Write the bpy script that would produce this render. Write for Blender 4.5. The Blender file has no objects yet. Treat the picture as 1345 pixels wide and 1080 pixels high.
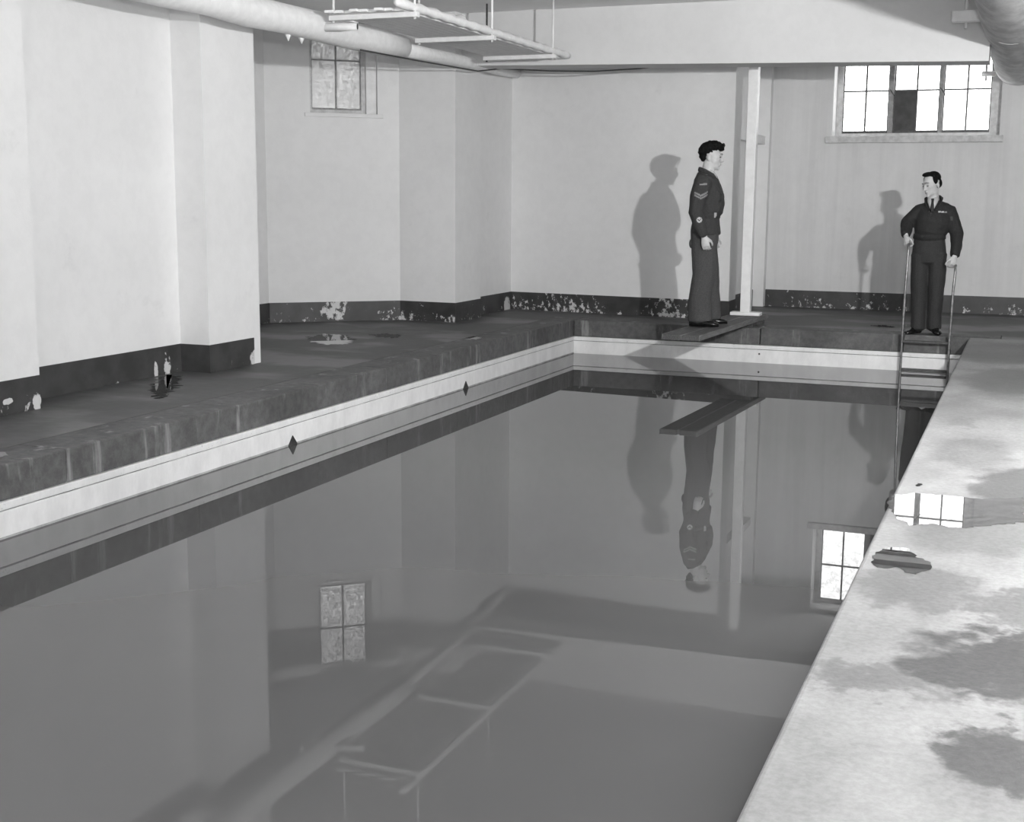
import bpy, bmesh, math, random
from mathutils import Vector, Matrix, noise
from mathutils.bvhtree import BVHTree
random.seed(7)
SC = bpy.context.scene
COL = SC.collection
R = math.radians

# ------------------------------------------------------------------ camera
CAM_H = 1.32
F_PX, PITCH, ROLL, YAW = 1705.26, R(9.3065), R(0.4698), R(21.591)
def _rot(v):
    return Vector((v[0]*math.cos(YAW)-v[1]*math.sin(YAW), v[0]*math.sin(YAW)+v[1]*math.cos(YAW), v[2]))
fw = Vector((0, math.cos(PITCH), -math.sin(PITCH))); up = Vector((0, math.sin(PITCH), math.cos(PITCH))); rt = Vector((1, 0, 0))
r2 = _rot(rt*math.cos(ROLL)+up*math.sin(ROLL)); u2 = _rot(-rt*math.sin(ROLL)+up*math.cos(ROLL)); f2 = _rot(fw)
cam = bpy.data.cameras.new('camera'); cam_o = bpy.data.objects.new('camera', cam); COL.objects.link(cam_o)
cam.sensor_fit = 'HORIZONTAL'; cam.sensor_width = 36; cam.lens = 36*F_PX/1345
cam.clip_start = 0.05; cam.clip_end = 200
cam_o.matrix_world = Matrix(((r2.x, u2.x, -f2.x, 0), (r2.y, u2.y, -f2.y, 0), (r2.z, u2.z, -f2.z, CAM_H), (0, 0, 0, 1)))
SC.camera = cam_o

# ------------------------------------------------------------------ world, lights, exposure
SC.view_settings.view_transform = 'Standard'; SC.view_settings.look = 'None'
SC.view_settings.gamma = 1; SC.view_settings.exposure = -0.46; SC.view_settings.use_curve_mapping = False
W = bpy.data.worlds.new('daylight'); SC.world = W; W.use_nodes = True
W.node_tree.nodes['Background'].inputs['Color'].default_value = (1, 1, 1, 1)
W.node_tree.nodes['Background'].inputs['Strength'].default_value = 8.5
def lamp(name, loc, aim, watts, size):        # a flash reflector: a small glowing disc
    l = bpy.data.lights.new(name, 'AREA'); l.shape = 'DISK'; l.size = size; l.energy = watts
    o = bpy.data.objects.new(name, l); COL.objects.link(o); o.location = loc
    o.rotation_euler = (Vector(aim)-Vector(loc)).to_track_quat('-Z', 'Y').to_euler(); return o
lamp('flash_on_deck', (1.17, 4.6, 2.14), (0.4, 14.5, 7.6), 720, 0.14)
lamp('flash_at_camera', (0.14, -0.05, 1.62), (-4.0, 12.5, 6.5), 230, 0.12)
bl = bpy.data.lights.new('added_fill_lamp', 'POINT'); bl.energy = 120; bl.shadow_soft_size = 0.12  # soft fill light added to lift the room; no real lamp hangs here
blo = bpy.data.objects.new('added_fill_lamp', bl); COL.objects.link(blo); blo.location = (-1.9, 1.2, 2.75)

# ------------------------------------------------------------------ materials
MATS = {}
def nodes_of(name):
    m = bpy.data.materials.new(name); m.use_nodes = True; nt = m.node_tree
    MATS[name] = m
    return m, nt, nt.nodes['Principled BSDF']
def N(nt, typ, **kw):
    n = nt.nodes.new(typ)
    for k, v in kw.items():
        if k.startswith('i_'):
            n.inputs[k[2:].replace('_', ' ')].default_value = v
        else: setattr(n, k, v)
    return n
def math_n(nt, op, a, b=None, clamp=False):
    n = nt.nodes.new('ShaderNodeMath'); n.operation = op; n.use_clamp = clamp
    for i, v in enumerate((a, b)):
        if v is None: continue
        if isinstance(v, (int, float)): n.inputs[i].default_value = v
        else: nt.links.new(v, n.inputs[i])
    return n.outputs[0]
def pos(nt, scale=(1, 1, 1), obj=False, off=(0, 0, 0)):
    mp = N(nt, 'ShaderNodeMapping'); mp.inputs['Scale'].default_value = scale; mp.inputs['Location'].default_value = off
    if obj: nt.links.new(N(nt, 'ShaderNodeTexCoord').outputs['Object'], mp.inputs['Vector'])
    else: nt.links.new(N(nt, 'ShaderNodeNewGeometry').outputs['Position'], mp.inputs['Vector'])
    return mp.outputs[0]
def noise_n(nt, scale, detail=6, rough=.55, stretch=(1, 1, 1), obj=False, off=(0, 0, 0), dist=0):
    n = N(nt, 'ShaderNodeTexNoise'); n.inputs['Scale'].default_value = scale; n.inputs['Detail'].default_value = detail
    n.inputs['Roughness'].default_value = rough; n.inputs['Distortion'].default_value = dist
    nt.links.new(pos(nt, stretch, obj, off), n.inputs['Vector']); return n.outputs['Fac']
def ss(nt, v, lo, hi, a=0., b=1.):
    n = N(nt, 'ShaderNodeMapRange', interpolation_type='SMOOTHSTEP'); n.inputs['From Min'].default_value = lo; n.inputs['From Max'].default_value = hi
    n.inputs['To Min'].default_value = a; n.inputs['To Max'].default_value = b
    nt.links.new(v, n.inputs['Value']); return n.outputs['Result']
def mix_f(nt, fac, a, b):
    n = N(nt, 'ShaderNodeMix'); n.data_type = 'FLOAT'
    nt.links.new(fac, n.inputs[0])
    for i, v in ((2, a), (3, b)):
        if isinstance(v, (int, float)): n.inputs[i].default_value = v
        else: nt.links.new(v, n.inputs[i])
    return n.outputs[0]
def bump(nt, bs, h, strength, dist=.01):
    b = N(nt, 'ShaderNodeBump'); b.inputs['Strength'].default_value = strength; b.inputs['Distance'].default_value = dist
    nt.links.new(h, b.inputs['Height']); nt.links.new(b.outputs[0], bs.inputs['Normal'])
def simple(name, v, rough=.6, var=.15, scale=30, bmp=0, obj=True, ior=1.45, metal=0, stretch=(1, 1, 1)):
    m, nt, bs = nodes_of(name)
    n = noise_n(nt, scale, 5, .6, stretch, obj)
    nt.links.new(ss(nt, n, .3, .7, v*(1-var), v*(1+var)), bs.inputs['Base Color'])
    bs.inputs['Roughness'].default_value = rough; bs.inputs['IOR'].default_value = ior; bs.inputs['Metallic'].default_value = metal
    if bmp: bump(nt, bs, n, bmp)
    return m
# painted plaster
def plaster(name, v, streak=0.):
    m, nt, bs = nodes_of(name)
    big = noise_n(nt, .9, 4, .6); fine = noise_n(nt, 9, 8, .65); gr = noise_n(nt, 60, 3)
    c = math_n(nt, 'MULTIPLY', ss(nt, big, .3, .7, v*.96, v*1.02), ss(nt, fine, .35, .62, .97, 1.0))
    c = math_n(nt, 'MULTIPLY', c, ss(nt, noise_n(nt, 2.6, 9, .7, off=(3, 1, 7)), .26, .40, .93, 1.0))
    if streak:
        s = noise_n(nt, 1, 6, .6, (5, 5, .22)); c = math_n(nt, 'MULTIPLY', c, ss(nt, s, .34, .6, 1-streak, 1.0))
    nt.links.new(c, bs.inputs['Base Color']); bs.inputs['Roughness'].default_value = .75
    bump(nt, bs, math_n(nt, 'ADD', fine, math_n(nt, 'MULTIPLY', gr, .3)), .25, .006)
    return m
plaster('plaster', .78); plaster('plaster_streaked', .72, .09); plaster('ceiling_paint', .84); plaster('beam_paint', .68)
# dark paint of the skirting, flaking
def flaky(name, lo, hi, amount):
    m, nt, bs = nodes_of(name)
    z = N(nt, 'ShaderNodeSeparateXYZ'); nt.links.new(pos(nt), z.inputs[0])
    area = noise_n(nt, 1.3, 3, .5, off=(2.2, .4, 0)); fl = noise_n(nt, 17, 9, .72, (1, 1, .8))
    low = ss(nt, z.outputs['Z'], 0.0, .17, .055, -.03)
    t = math_n(nt, 'ADD', math_n(nt, 'ADD', fl, low), ss(nt, area, .3, .7, -.09, .07))
    t = math_n(nt, 'ADD', t, amount)
    for (cx, cy, cz, rx, ry, rz) in ((-6.90, 12.25, .13, .17, .17, .14), (-5.96, 8.02, .07, .3, .05, .16), (-5.96, 7.88, .04, .3, .03, .09), (-5.7, 8.80, .04, .2, .08, .09), (-5.80, 14.45, .06, .1, .12, .12), (-5.69, 6.33, .05, .1, .04, .07), (-5.69, 6.08, .085, .1, .05, .022)):
        vm = N(nt, 'ShaderNodeVectorMath', operation='LENGTH'); mp = pos(nt, (1/rx, 1/ry, 1/rz), off=(-cx/rx, -cy/ry, -cz/rz)); nt.links.new(mp, vm.inputs[0])
        t = math_n(nt, 'ADD', t, ss(nt, vm.outputs['Value'], .55, 1.15, .17 if amount >= 0 else .26, 0))
    fac = ss(nt, t, .60, .63)
    base = ss(nt, noise_n(nt, 6, 6), .3, .7, lo*.75, lo*1.3)
    nt.links.new(mix_f(nt, fac, base, hi), bs.inputs['Base Color']); bs.inputs['Roughness'].default_value = .5
    bump(nt, bs, fac, .5, .003)
    return m
flaky('skirting_paint', .042, .6, 0.0); flaky('skirting_paint_sound', .045, .6, -.075)
# dark damp concrete deck
m, nt, bs = nodes_of('deck_concrete')
a = noise_n(nt, 1.2, 5, .6, (1, .7, 1)); b = noise_n(nt, 14, 8, .7); wetn = noise_n(nt, .8, 4, .55, (1, 1.6, 1), off=(4.1, 2.2, 0))
c = math_n(nt, 'MULTIPLY', ss(nt, a, .3, .7, .062, .085), ss(nt, b, .3, .7, .85, 1.1))
nt.links.new(c, bs.inputs['Base Color'])
nt.links.new(ss(nt, wetn, .45, .62, .62, .42), bs.inputs['Roughness'])
bump(nt, bs, b, .25, .006)
# coping face: dark with lime streaks
m, nt, bs = nodes_of('coping_concrete')
s = noise_n(nt, 1, 7, .62, (7, 7, .9)); b = noise_n(nt, 16, 8, .7); s2 = noise_n(nt, 1, 4, .5, (2.3, 2.3, .2), off=(3, 0, 0))
c = math_n(nt, 'MULTIPLY', ss(nt, b, .3, .72, .066, .118), ss(nt, s2, .3, .7, .8, 1.25))
c = mix_f(nt, ss(nt, s, .57, .69, 0, .75), c, .30)
nt.links.new(c, bs.inputs['Base Color']); bs.inputs['Roughness'].default_value = .7; bump(nt, bs, b, .4, .006)
# pale deck beside the camera, with wet patches
m, nt, bs = nodes_of('pale_concrete')
P = pos(nt); sx = N(nt, 'ShaderNodeSeparateXYZ'); nt.links.new(P, sx.inputs[0])
n1 = noise_n(nt, 5, 8, .65); n2 = noise_n(nt, 7, 8, .65, off=(5, 9, 2)); n3 = noise_n(nt, 45, 6, .7); n4 = noise_n(nt, 2.2, 6, .6, (1, .6, 1), off=(1, 4, 0))
dx = math_n(nt, 'MULTIPLY', math_n(nt, 'SUBTRACT', n1, .5), .38); dy = math_n(nt, 'MULTIPLY', math_n(nt, 'SUBTRACT', n2, .5), .7)
wet = None
for (cx, cy, rx, ry, k) in ((-.02, 3.83, .25, .30, 1), (.14, 4.02, .20, .22, 1), (.03, 3.17, .16, .22, 1), (-.33, 3.60, .17, .14, .55), (-.28, 4.55, .22, .28, .5), (.12, 4.42, .26, .22, .6), (.05, 6.35, .24, .55, .75),
                        (-.12, 5.4, .28, .35, .38), (-.22, 7.2, .2, .5, .35), (-.1, 10.3, .32, .8, .7), (-.2, 12.2, .35, .9, .6), (-.32, 8.2, .08, .2, .3)):
    ex = math_n(nt, 'DIVIDE', math_n(nt, 'ADD', math_n(nt, 'SUBTRACT', sx.outputs[0], cx), dx), rx)
    ey = math_n(nt, 'DIVIDE', math_n(nt, 'ADD', math_n(nt, 'SUBTRACT', sx.outputs[1], cy), dy), ry)
    d = math_n(nt, 'SQRT', math_n(nt, 'ADD', math_n(nt, 'MULTIPLY', ex, ex), math_n(nt, 'MULTIPLY', ey, ey)))
    v = ss(nt, d, .72, 1.18, k, 0)
    wet = v if wet is None else math_n(nt, 'MAXIMUM', wet, v)
dry = math_n(nt, 'MULTIPLY', ss(nt, n4, .3, .7, .20, .30), ss(nt, n3, .3, .7, .84, 1.06))
wetc = math_n(nt, 'MULTIPLY', ss(nt, n3, .3, .7, .052, .080), 1.0)
nt.links.new(mix_f(nt, wet, dry, wetc), bs.inputs['Base Color'])
nt.links.new(mix_f(nt, wet, .7, .42), bs.inputs['Roughness'])
bump(nt, bs, math_n(nt, 'ADD', n3, n1), .3, .006)
# white pool lining
m, nt, bs = nodes_of('pool_white')
b = noise_n(nt, 5, 8, .7, (1, 1, .5)); z = N(nt, 'ShaderNodeSeparateXYZ'); nt.links.new(pos(nt), z.inputs[0])
sp = noise_n(nt, 34, 8, .75, (1, 1, 2.2))
top = ss(nt, z.outputs['Z'], -.262, -.215, 0, .17)
fac = ss(nt, math_n(nt, 'ADD', sp, top), .78, .82, 0, .6)
c = mix_f(nt, fac, ss(nt, b, .3, .7, .70, .84), .12)
nt.links.new(c, bs.inputs['Base Color']); bs.inputs['Roughness'].default_value = .4
# water: murky, mirror smooth
m, nt, bs = nodes_of('water')
nt.links.new(ss(nt, noise_n(nt, .5, 3), .3, .7, .076, .084), bs.inputs['Base Color'])
bs.inputs['Roughness'].default_value = 0.0; bs.inputs['IOR'].default_value = 1.36
m, nt, bs = nodes_of('puddle_water')
nt.links.new(ss(nt, noise_n(nt, 20, 4), .3, .7, .07, .12), bs.inputs['Base Color'])
bs.inputs['Roughness'].default_value = 0.0; bs.inputs['IOR'].default_value = 1.36
m, nt, bs = nodes_of('puddle_water_dark')
nt.links.new(ss(nt, noise_n(nt, 20, 4), .3, .7, .02, .04), bs.inputs['Base Color'])
bs.inputs['Roughness'].default_value = 0.0; bs.inputs['IOR'].default_value = 1.36
# window panes
def pane_mat(name, trans, lo, hi, sc=16):
    m, nt, bs = nodes_of(name)
    tr = N(nt, 'ShaderNodeBsdfTransparent'); mx = N(nt, 'ShaderNodeMixShader')
    n = noise_n(nt, sc, 8, .7)
    nt.links.new(ss(nt, n, .35, .65, lo, hi), bs.inputs['Base Color']); bs.inputs['Roughness'].default_value = .15
    nt.links.new(ss(nt, n, .35, .65, trans*(.8 if trans > .5 else .55), min(1, trans*(1.2 if trans > .5 else 1.45))), mx.inputs[0])
    nt.links.new(bs.outputs[0], mx.inputs[1]); nt.links.new(tr.outputs[0], mx.inputs[2])
    nt.links.new(mx.outputs[0], nt.nodes['Material Output'].inputs['Surface'])
pane_mat('clear_pane', .92, .5, .7); pane_mat('dirty_pane', .32, .50, .75, 30)
simple('sky_screen_grey', .22, .8, .15, 2, obj=False); simple('white_wood', .76, .5, .06, 12); simple('white_gloss', .82, .35, .05, 10); simple('grey_frame', .26, .6, .2, 20)
simple('pale_frame', .55, .6, .15, 14); simple('blocked', .055, .6, .25, 9)
simple('lagging', .82, .85, .05, 14, .35); simple('duct_lagging', .60, .8, .2, 7, .9, stretch=(1, .45, 1)); simple('iron', .06, .45, .3, 40)
simple('dark_gap', .03, .8, .2, 20); simple('steel', .22, .35, .3, 30, metal=.6)
simple('board_wood', .075, .65, .35, 9, .4, stretch=(9, .6, 9)); simple('board_strip', .16, .6, .3, 9, .3, stretch=(9, .6, 9))
simple('lip_crack', .30, .7, .6, 5); simple('tide_mark', .34, .6, .3, 6); simple('cable', .05, .5); simple('black_paint', .03, .4)
simple('skin', .50, .5, .06, 20); simple('hair', .007, .75, .4, 60, .6, stretch=(1, 1, .4), ior=1.2); simple('hair_line', .03, .5)
simple('serge', .040, .9, .2, 90, .3); simple('serge_trousers', .057, .9, .2, 90, .3); simple('serge_dark', .020, .85, .2, 90, .25); simple('serge_dark_trousers', .030, .85, .2, 90, .25)
simple('shirt', .48, .7, .05); simple('tie', .015, .6); simple('shoe_leather', .008, .18); simple('badge', .22, .7, .1); simple('badge_pale', .45, .6, .1); simple('brass', .4, .3, .1, metal=.5)

# ------------------------------------------------------------------ helpers
def link(name, me, mat, parent=None, smooth=False):
    o = bpy.data.objects.new(name, me); COL.objects.link(o)
    if mat: me.materials.append(MATS[mat])
    if parent is not None: o.parent = parent
    if smooth:
        for p in me.polygons: p.use_smooth = True
    return o
def from_bm(name, bm, mat, parent=None, smooth=False):
    bmesh.ops.recalc_face_normals(bm, faces=bm.faces[:])
    me = bpy.data.meshes.new(name); bm.to_mesh(me); bm.free(); return link(name, me, mat, parent, smooth)
def bx(bm, x0, x1, y0, y1, z0, z1, tf=None, bev=0):
    vs = [Vector((x, y, z)) for z in (z0, z1) for (x, y) in ((x0, y0), (x1, y0), (x1, y1), (x0, y1))]
    if tf: vs = [Vector(tf(v)) for v in vs]
    v = [bm.verts.new(q) for q in vs]
    fs = [bm.faces.new([v[i] for i in f]) for f in ((3, 2, 1, 0), (4, 5, 6, 7), (0, 1, 5, 4), (1, 2, 6, 5), (2, 3, 7, 6), (3, 0, 4, 7))]
    if bev:
        es = {e for f in fs for e in f.edges}; bmesh.ops.bevel(bm, geom=list(es), offset=bev, segments=2, affect='EDGES', profile=.5)
    return bm
def box(name, dims, mat, parent=None, tf=None, bev=0):
    return from_bm(name, bx(bmesh.new(), *dims, tf=tf, bev=bev), mat, parent)
def boxes(name, lst, mat, parent=None, tf=None, bev=0):
    bm = bmesh.new()
    for d in lst: bx(bm, *d, tf=tf, bev=bev)
    return from_bm(name, bm, mat, parent)
def prism(name, pts, z0, z1, mat, parent=None):
    bm = bmesh.new(); lo = [bm.verts.new((x, y, z0)) for x, y in pts]; hi = [bm.verts.new((x, y, z1)) for x, y in pts]
    bm.faces.new(lo[::-1]); bm.faces.new(hi); n = len(pts)
    for i in range(n): bm.faces.new((lo[i], lo[(i+1) % n], hi[(i+1) % n], hi[i]))
    bmesh.ops.triangulate(bm, faces=[f for f in bm.faces if len(f.verts) > 4])
    return from_bm(name, bm, mat, parent)
def tube(bm, pts, rads, seg=12, ref=(1, 0, 0), round_caps=True):
    pts = [Vector(p) for p in pts]; n = len(pts); rings = []
    rads = [(r, r) if isinstance(r, (int, float)) else r for r in rads]; ref = Vector(ref); tans = []
    for i in range(n):
        t = (pts[min(i+1, n-1)]-pts[max(i-1, 0)]).normalized(); tans.append(t)
        u = ref-t*ref.dot(t)
        if u.length < 1e-4: u = t.orthogonal()
        u.normalize(); v = t.cross(u); ref = u
        rings.append([bm.verts.new(pts[i]+u*math.cos(2*math.pi*k/seg)*rads[i][0]+v*math.sin(2*math.pi*k/seg)*rads[i][1]) for k in range(seg)])
    for i in range(n-1):
        for k in range(seg):
            bm.faces.new((rings[i][k], rings[i][(k+1) % seg], rings[i+1][(k+1) % seg], rings[i+1][k]))
    for i, s in ((0, -1), (n-1, 1)):
        c = bm.verts.new(pts[i]+tans[i]*s*(min(rads[i])*.6 if round_caps else 0)); rg = rings[i]
        for k in range(seg):
            bm.faces.new((rg[(k+1) % seg], rg[k], c) if s < 0 else (rg[k], rg[(k+1) % seg], c))
    return bm
def pipe(name, pts, rads, mat, parent=None, seg=16, ref=(1, 0, 0), caps=False):
    if isinstance(rads, (int, float)): rads = [rads]*len(pts)
    return from_bm(name, tube(bmesh.new(), pts, rads, seg, ref, caps), mat, parent, True)
def ell(bm, c, r, M=None, seg=14, rings=10):
    mt = Matrix.Translation(Vector(c)) @ (M.to_4x4() if M else Matrix.Identity(4)) @ Matrix.Diagonal((*r, 1))
    bmesh.ops.create_uvsphere(bm, u_segments=seg, v_segments=rings, radius=1, matrix=mt); return bm
def struct(o, label=None):
    o['kind'] = 'structure'
    if label: o['label'] = label
    return o
def tag(o, label, cat, group=None):
    o['label'] = label; o['category'] = cat
    if group: o['group'] = group
    return o
def root(name, label, cat, loc=(0, 0, 0), rz=0, group=None):
    o = bpy.data.objects.new(name, None); COL.objects.link(o); o.location = loc; o.rotation_euler = (0, 0, rz); o.empty_display_size = .1
    return tag(o, label, cat, group)
def sroot(name):
    o = bpy.data.objects.new(name, None); COL.objects.link(o); o.empty_display_size = .1; o['kind'] = 'structure'; return o

# ------------------------------------------------------------------ room shell
WATER = -0.366
PX0, PX1, PY0, PY1 = -4.64, -0.51, -0.6, 13.55          # the pool opening
CEIL = 3.22
struct(prism('wall_left', [(-5.69, -2.2), (-5.69, 6.37), (-5.96, 6.37), (-5.96, 8.2), (-5.70, 8.2), (-5.70, 8.9), (-7.43, 8.9), (-7.43, 11.79), (-8.9, 11.79), (-8.9, -2.2)], -.5, 3.5, 'plaster'))
FE = Vector((.752, .659, 0)).normalized(); FN = Vector((.659, -.752, 0)).normalized(); F0 = Vector((-7.41, 11.80, 0))
def ftf(v):  # along the slanting alcove wall, depth outwards, height
    return F0+FE*v[0]-FN*v[1]+Vector((0, 0, v[2]))
S0, S1 = .445, 1.165
wa = boxes('wall_alcove', [(-.03, S0, 0, .35, -.5, 3.5), (S1, 1.40, 0, .35, -.5, 3.5), (S0, S1, 0, .35, -.5, 2.185), (S0, S1, 0, .35, 3.28, 3.5)], 'plaster', tf=ftf); struct(wa)
FR = ftf((1.40, 0, 0)); FO = ftf((1.40, .35, 0))
KX = -3.09
struct(prism('wall_back', [(FR.x, FR.y), (-5.685, 12.69), (-5.685, 13.38), (-5.80, 13.38), (-5.80, 14.58), (KX, 14.32), (KX, 14.68), (KX-.14, 14.68), (KX-.14, 16.36), (KX, 16.36), (KX, 16.5), (KX, 17.1), (FO.x, 17.1), (FO.x, FO.y)], -.5, 3.5, 'plaster'))
MX0, MX1, MZ0, MZ1 = -2.355, -.435, 2.095, 3.16
struct(boxes('wall_back_right', [(KX, MX0, 16.5, 16.98, -.5, 3.5), (MX1, 2.1, 16.5, 16.98, -.5, 3.5), (MX0, MX1, 16.5, 16.98, -.5, MZ0), (MX0, MX1, 16.5, 16.98, MZ1, 3.5)], 'plaster_streaked'))
ob = ftf((.75, 6.2, 0)); struct(box('added_sky_screen', (-5, 5, 6.2, 6.4, -.5, 3.7), 'sky_screen_grey', tf=ftf), 'added low dark screen hiding low sky outside the slanting window')  # added screen: dims the direct window view, leaves sky to its water reflection
struct(box('wall_right', (1.9, 2.1, -2.2, 16.5, -.5, 3.5), 'plaster'))
struct(box('wall_front', (-5.69, 1.9, -2.4, -2.2, -.5, 3.5), 'plaster'))
FA = ftf((-.03, .35, 0)); struct(prism('ceiling', [(-8.9, -2.4), (2.1, -2.4), (2.1, 17.0), (FO.x, 17.0), (FO.x, FO.y), (FA.x, FA.y), (-8.9, 11.79)], CEIL, CEIL+.25, 'ceiling_paint'))
# the downstand beam across the far end of the room
bm = bmesh.new()
bl_ = [(-5.685, 12.85, 2.69), (-.47, 12.85, 2.583), (-.47, 13.25, 2.583), (-5.685, 13.25, 2.69)]
lo = [bm.verts.new(v) for v in bl_]; hi = [bm.verts.new((v[0], v[1], CEIL)) for v in bl_]
bm.faces.new(lo[::-1]); bm.faces.new(hi)
for i in range(4): bm.faces.new((lo[i], lo[(i+1) % 4], hi[(i+1) % 4], hi[i]))
struct(from_bm('trim_1', bm, 'beam_paint'), 'deep painted ceiling beam across the far end')
struct(box('trim_2', (KX-.14, KX-.05, 14.68, 16.36, 2.0, 2.10), 'white_wood'), 'painted rail across the recess behind the post')

# skirting bands
def skirt(name, segs, mat, h=.21):
    bm = bmesh.new()
    for (ax, ay, bx_, by) in segs:
        a = Vector((ax, ay, 0)); b = Vector((bx_, by, 0)); d = (b-a).normalized(); n = Vector((d.y, -d.x, 0)); L = (b-a).length
        bx(bm, 0, L, 0, .008, 0.0, h, tf=lambda v: a+d*v[0]+n*v[1]+Vector((0, 0, v[2])))
    return struct(from_bm(name, bm, mat), None)
skirt('baseboard_left', [(-5.69, -2.2, -5.69, 6.37), (-5.96, 6.37, -5.96, 8.2), (-5.968, 8.2, -5.70, 8.2), (-5.70, 8.192, -5.70, 8.80)], 'skirting_paint_sound')
a0 = ftf((-.02, 0, 0)); a1 = ftf((1.40, 0, 0))
skirt('baseboard_alcove', [(-7.43, 8.9, -7.43, 11.79), (a0.x, a0.y, a1.x, a1.y), (FR.x, FR.y, -5.685, 12.69)], 'skirting_paint')
skirt('baseboard_pier', [(-5.685, 12.682, -5.685, 13.38), (-5.80, 13.38, -5.80, 14.58)], 'skirting_paint_sound')
skirt('baseboard_back', [(-5.80, 14.58, KX, 14.32), (KX, 14.312, KX, 14.68), (KX-.14, 14.68, KX-.14, 16.36)], 'skirting_paint')
skirt('baseboard_back_right', [(KX, 16.5, 1.9, 16.5)], 'skirting_paint')

# decks
CW = .32
fl = struct(prism('floor', [(-8.9, -2.2), (-8.9, 17.1), (2.1, 17.1), (2.1, PY1-.04), (PX1+.3, PY1-.04), (PX1+.3, PY1+CW), (PX0-CW, PY1+CW), (PX0-CW, -2.2)], -.22, 0, 'deck_concrete'), 'dark damp concrete deck')
def coping(x0, x1, y0, y1):
    o = box('coping_block', (x0, x1, y0, y1, -.178, 0), 'coping_concrete', fl, bev=.007); return o
ys = [-2.2, .2, 1.5, 2.8, 4.05, 5.36, 6.52, 7.97, 9.04, 10.4, 11.7, 12.9, PY1+CW]
for i in range(len(ys)-1): coping(PX0-CW, PX0, ys[i]+.0008, ys[i+1]-.0008)
xs = [PX0, -2.575, -1.135, PX1+.30]
for i in range(3): coping(xs[i]+.006, xs[i+1]-.006, PY1, PY1+CW)
pd = struct(prism('floor_right', [(PX1, -2.2), (1.9, -2.2), (1.9, PY1-.05), (PX1, PY1-.05)], -.34, 0.004, 'pale_concrete'), 'pale stained concrete deck')
pd.data.polygons[0].use_smooth = False
bv = pd.modifiers.new('edge', 'BEVEL'); bv.width = .018; bv.segments = 3; bv.limit_method = 'ANGLE'
# pool lining with a lip, and the basin under it
pl = struct(sroot('pool_basin'))
def lining(name, dims): return box(name, dims, 'pool_white', pl, bev=.004)
lining('lining_lip', (PX0-.1, PX0+.013, PY0, PY1+.1, -.222, -.180)); lining('lining_lip', (PX0+.013, PX1-.0, PY1-.013, PY1+.1, -.222, -.180))
lining('lining_band', (PX0-.1, PX0+.010, PY0, PY1+.1, -1.9, -.228)); lining('lining_band', (PX0+.010, PX1+.1, PY1-.010, PY1+.1, -1.9, -.228))
lining('lining_band', (PX1, PX1+.1, PY0, PY1-.010, -1.9, -.345)); lining('lining_band', (PX0, PX1, PY0-.1, PY0, -1.9, -.05))
box('basin_floor', (PX0-.1, PX1+.1, PY0-.1, PY1+.1, -2.0, -1.9), 'pool_white', pl)
box('lip_joint', (PX0-.1, PX0+.004, PY0, PY1+.1, -.229, -.221), 'lip_crack', pl); box('lip_joint', (PX0+.004, PX1, PY1-.004, PY1+.1, -.229, -.221), 'lip_crack', pl)
box('waterline_stain', (PX0, PX0+.0115, PY0, PY1-.01, WATER-.03, WATER+.011), 'tide_mark', pl)
near = struct(box('floor_front', (PX0-CW, PX1, -2.2, PY0, -.22, 0), 'deck_concrete'))
# water
bm = bmesh.new(); bmesh.ops.create_grid(bm, x_segments=1, y_segments=1, size=.5)
for v in bm.verts: v.co = Vector(((PX0+PX1)/2+v.co.x*(PX1-PX0-.01)+.005, (PY0+PY1)/2+v.co.y*(PY1-PY0-.01), WATER))
wt = from_bm('pool_water', bm, 'water'); wt['kind'] = 'stuff'; tag(wt, 'still dark murky water mirroring the walls in the pool', 'water')
# dark diamond marks at the water line, a bolt on the far lining
for y, s in ((7.6, 'nearer the wide wall bay'), (10.56, 'nearer the slanting window wall')):
    bm = bmesh.new(); vs = [bm.verts.new((0, a, b)) for a, b in ((-.055, 0), (0, -.062), (.055, 0), (0, .062))]; f = bm.faces.new(vs)
    r = bmesh.ops.extrude_face_region(bm, geom=[f]); [setattr(v.co, 'x', .006) for v in r['geom'] if isinstance(v, bmesh.types.BMVert)]
    o = from_bm('depth_marker', bm, 'black_paint'); o.location = (PX0+.011, y, WATER+.004)
    tag(o, 'black diamond marker on white pool lining, the one '+s, 'marker', 'diamond markers')
bm = bmesh.new(); ell(bm, (0, 0, 0), (.010, .008, .010)); o = from_bm('lining_bolt', bm, 'iron', smooth=True); o.location = (-2.575, PY1-.014, -.27)
tag(o, 'small dark bolt head in the white lining under the diving board', 'bolt')

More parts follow.
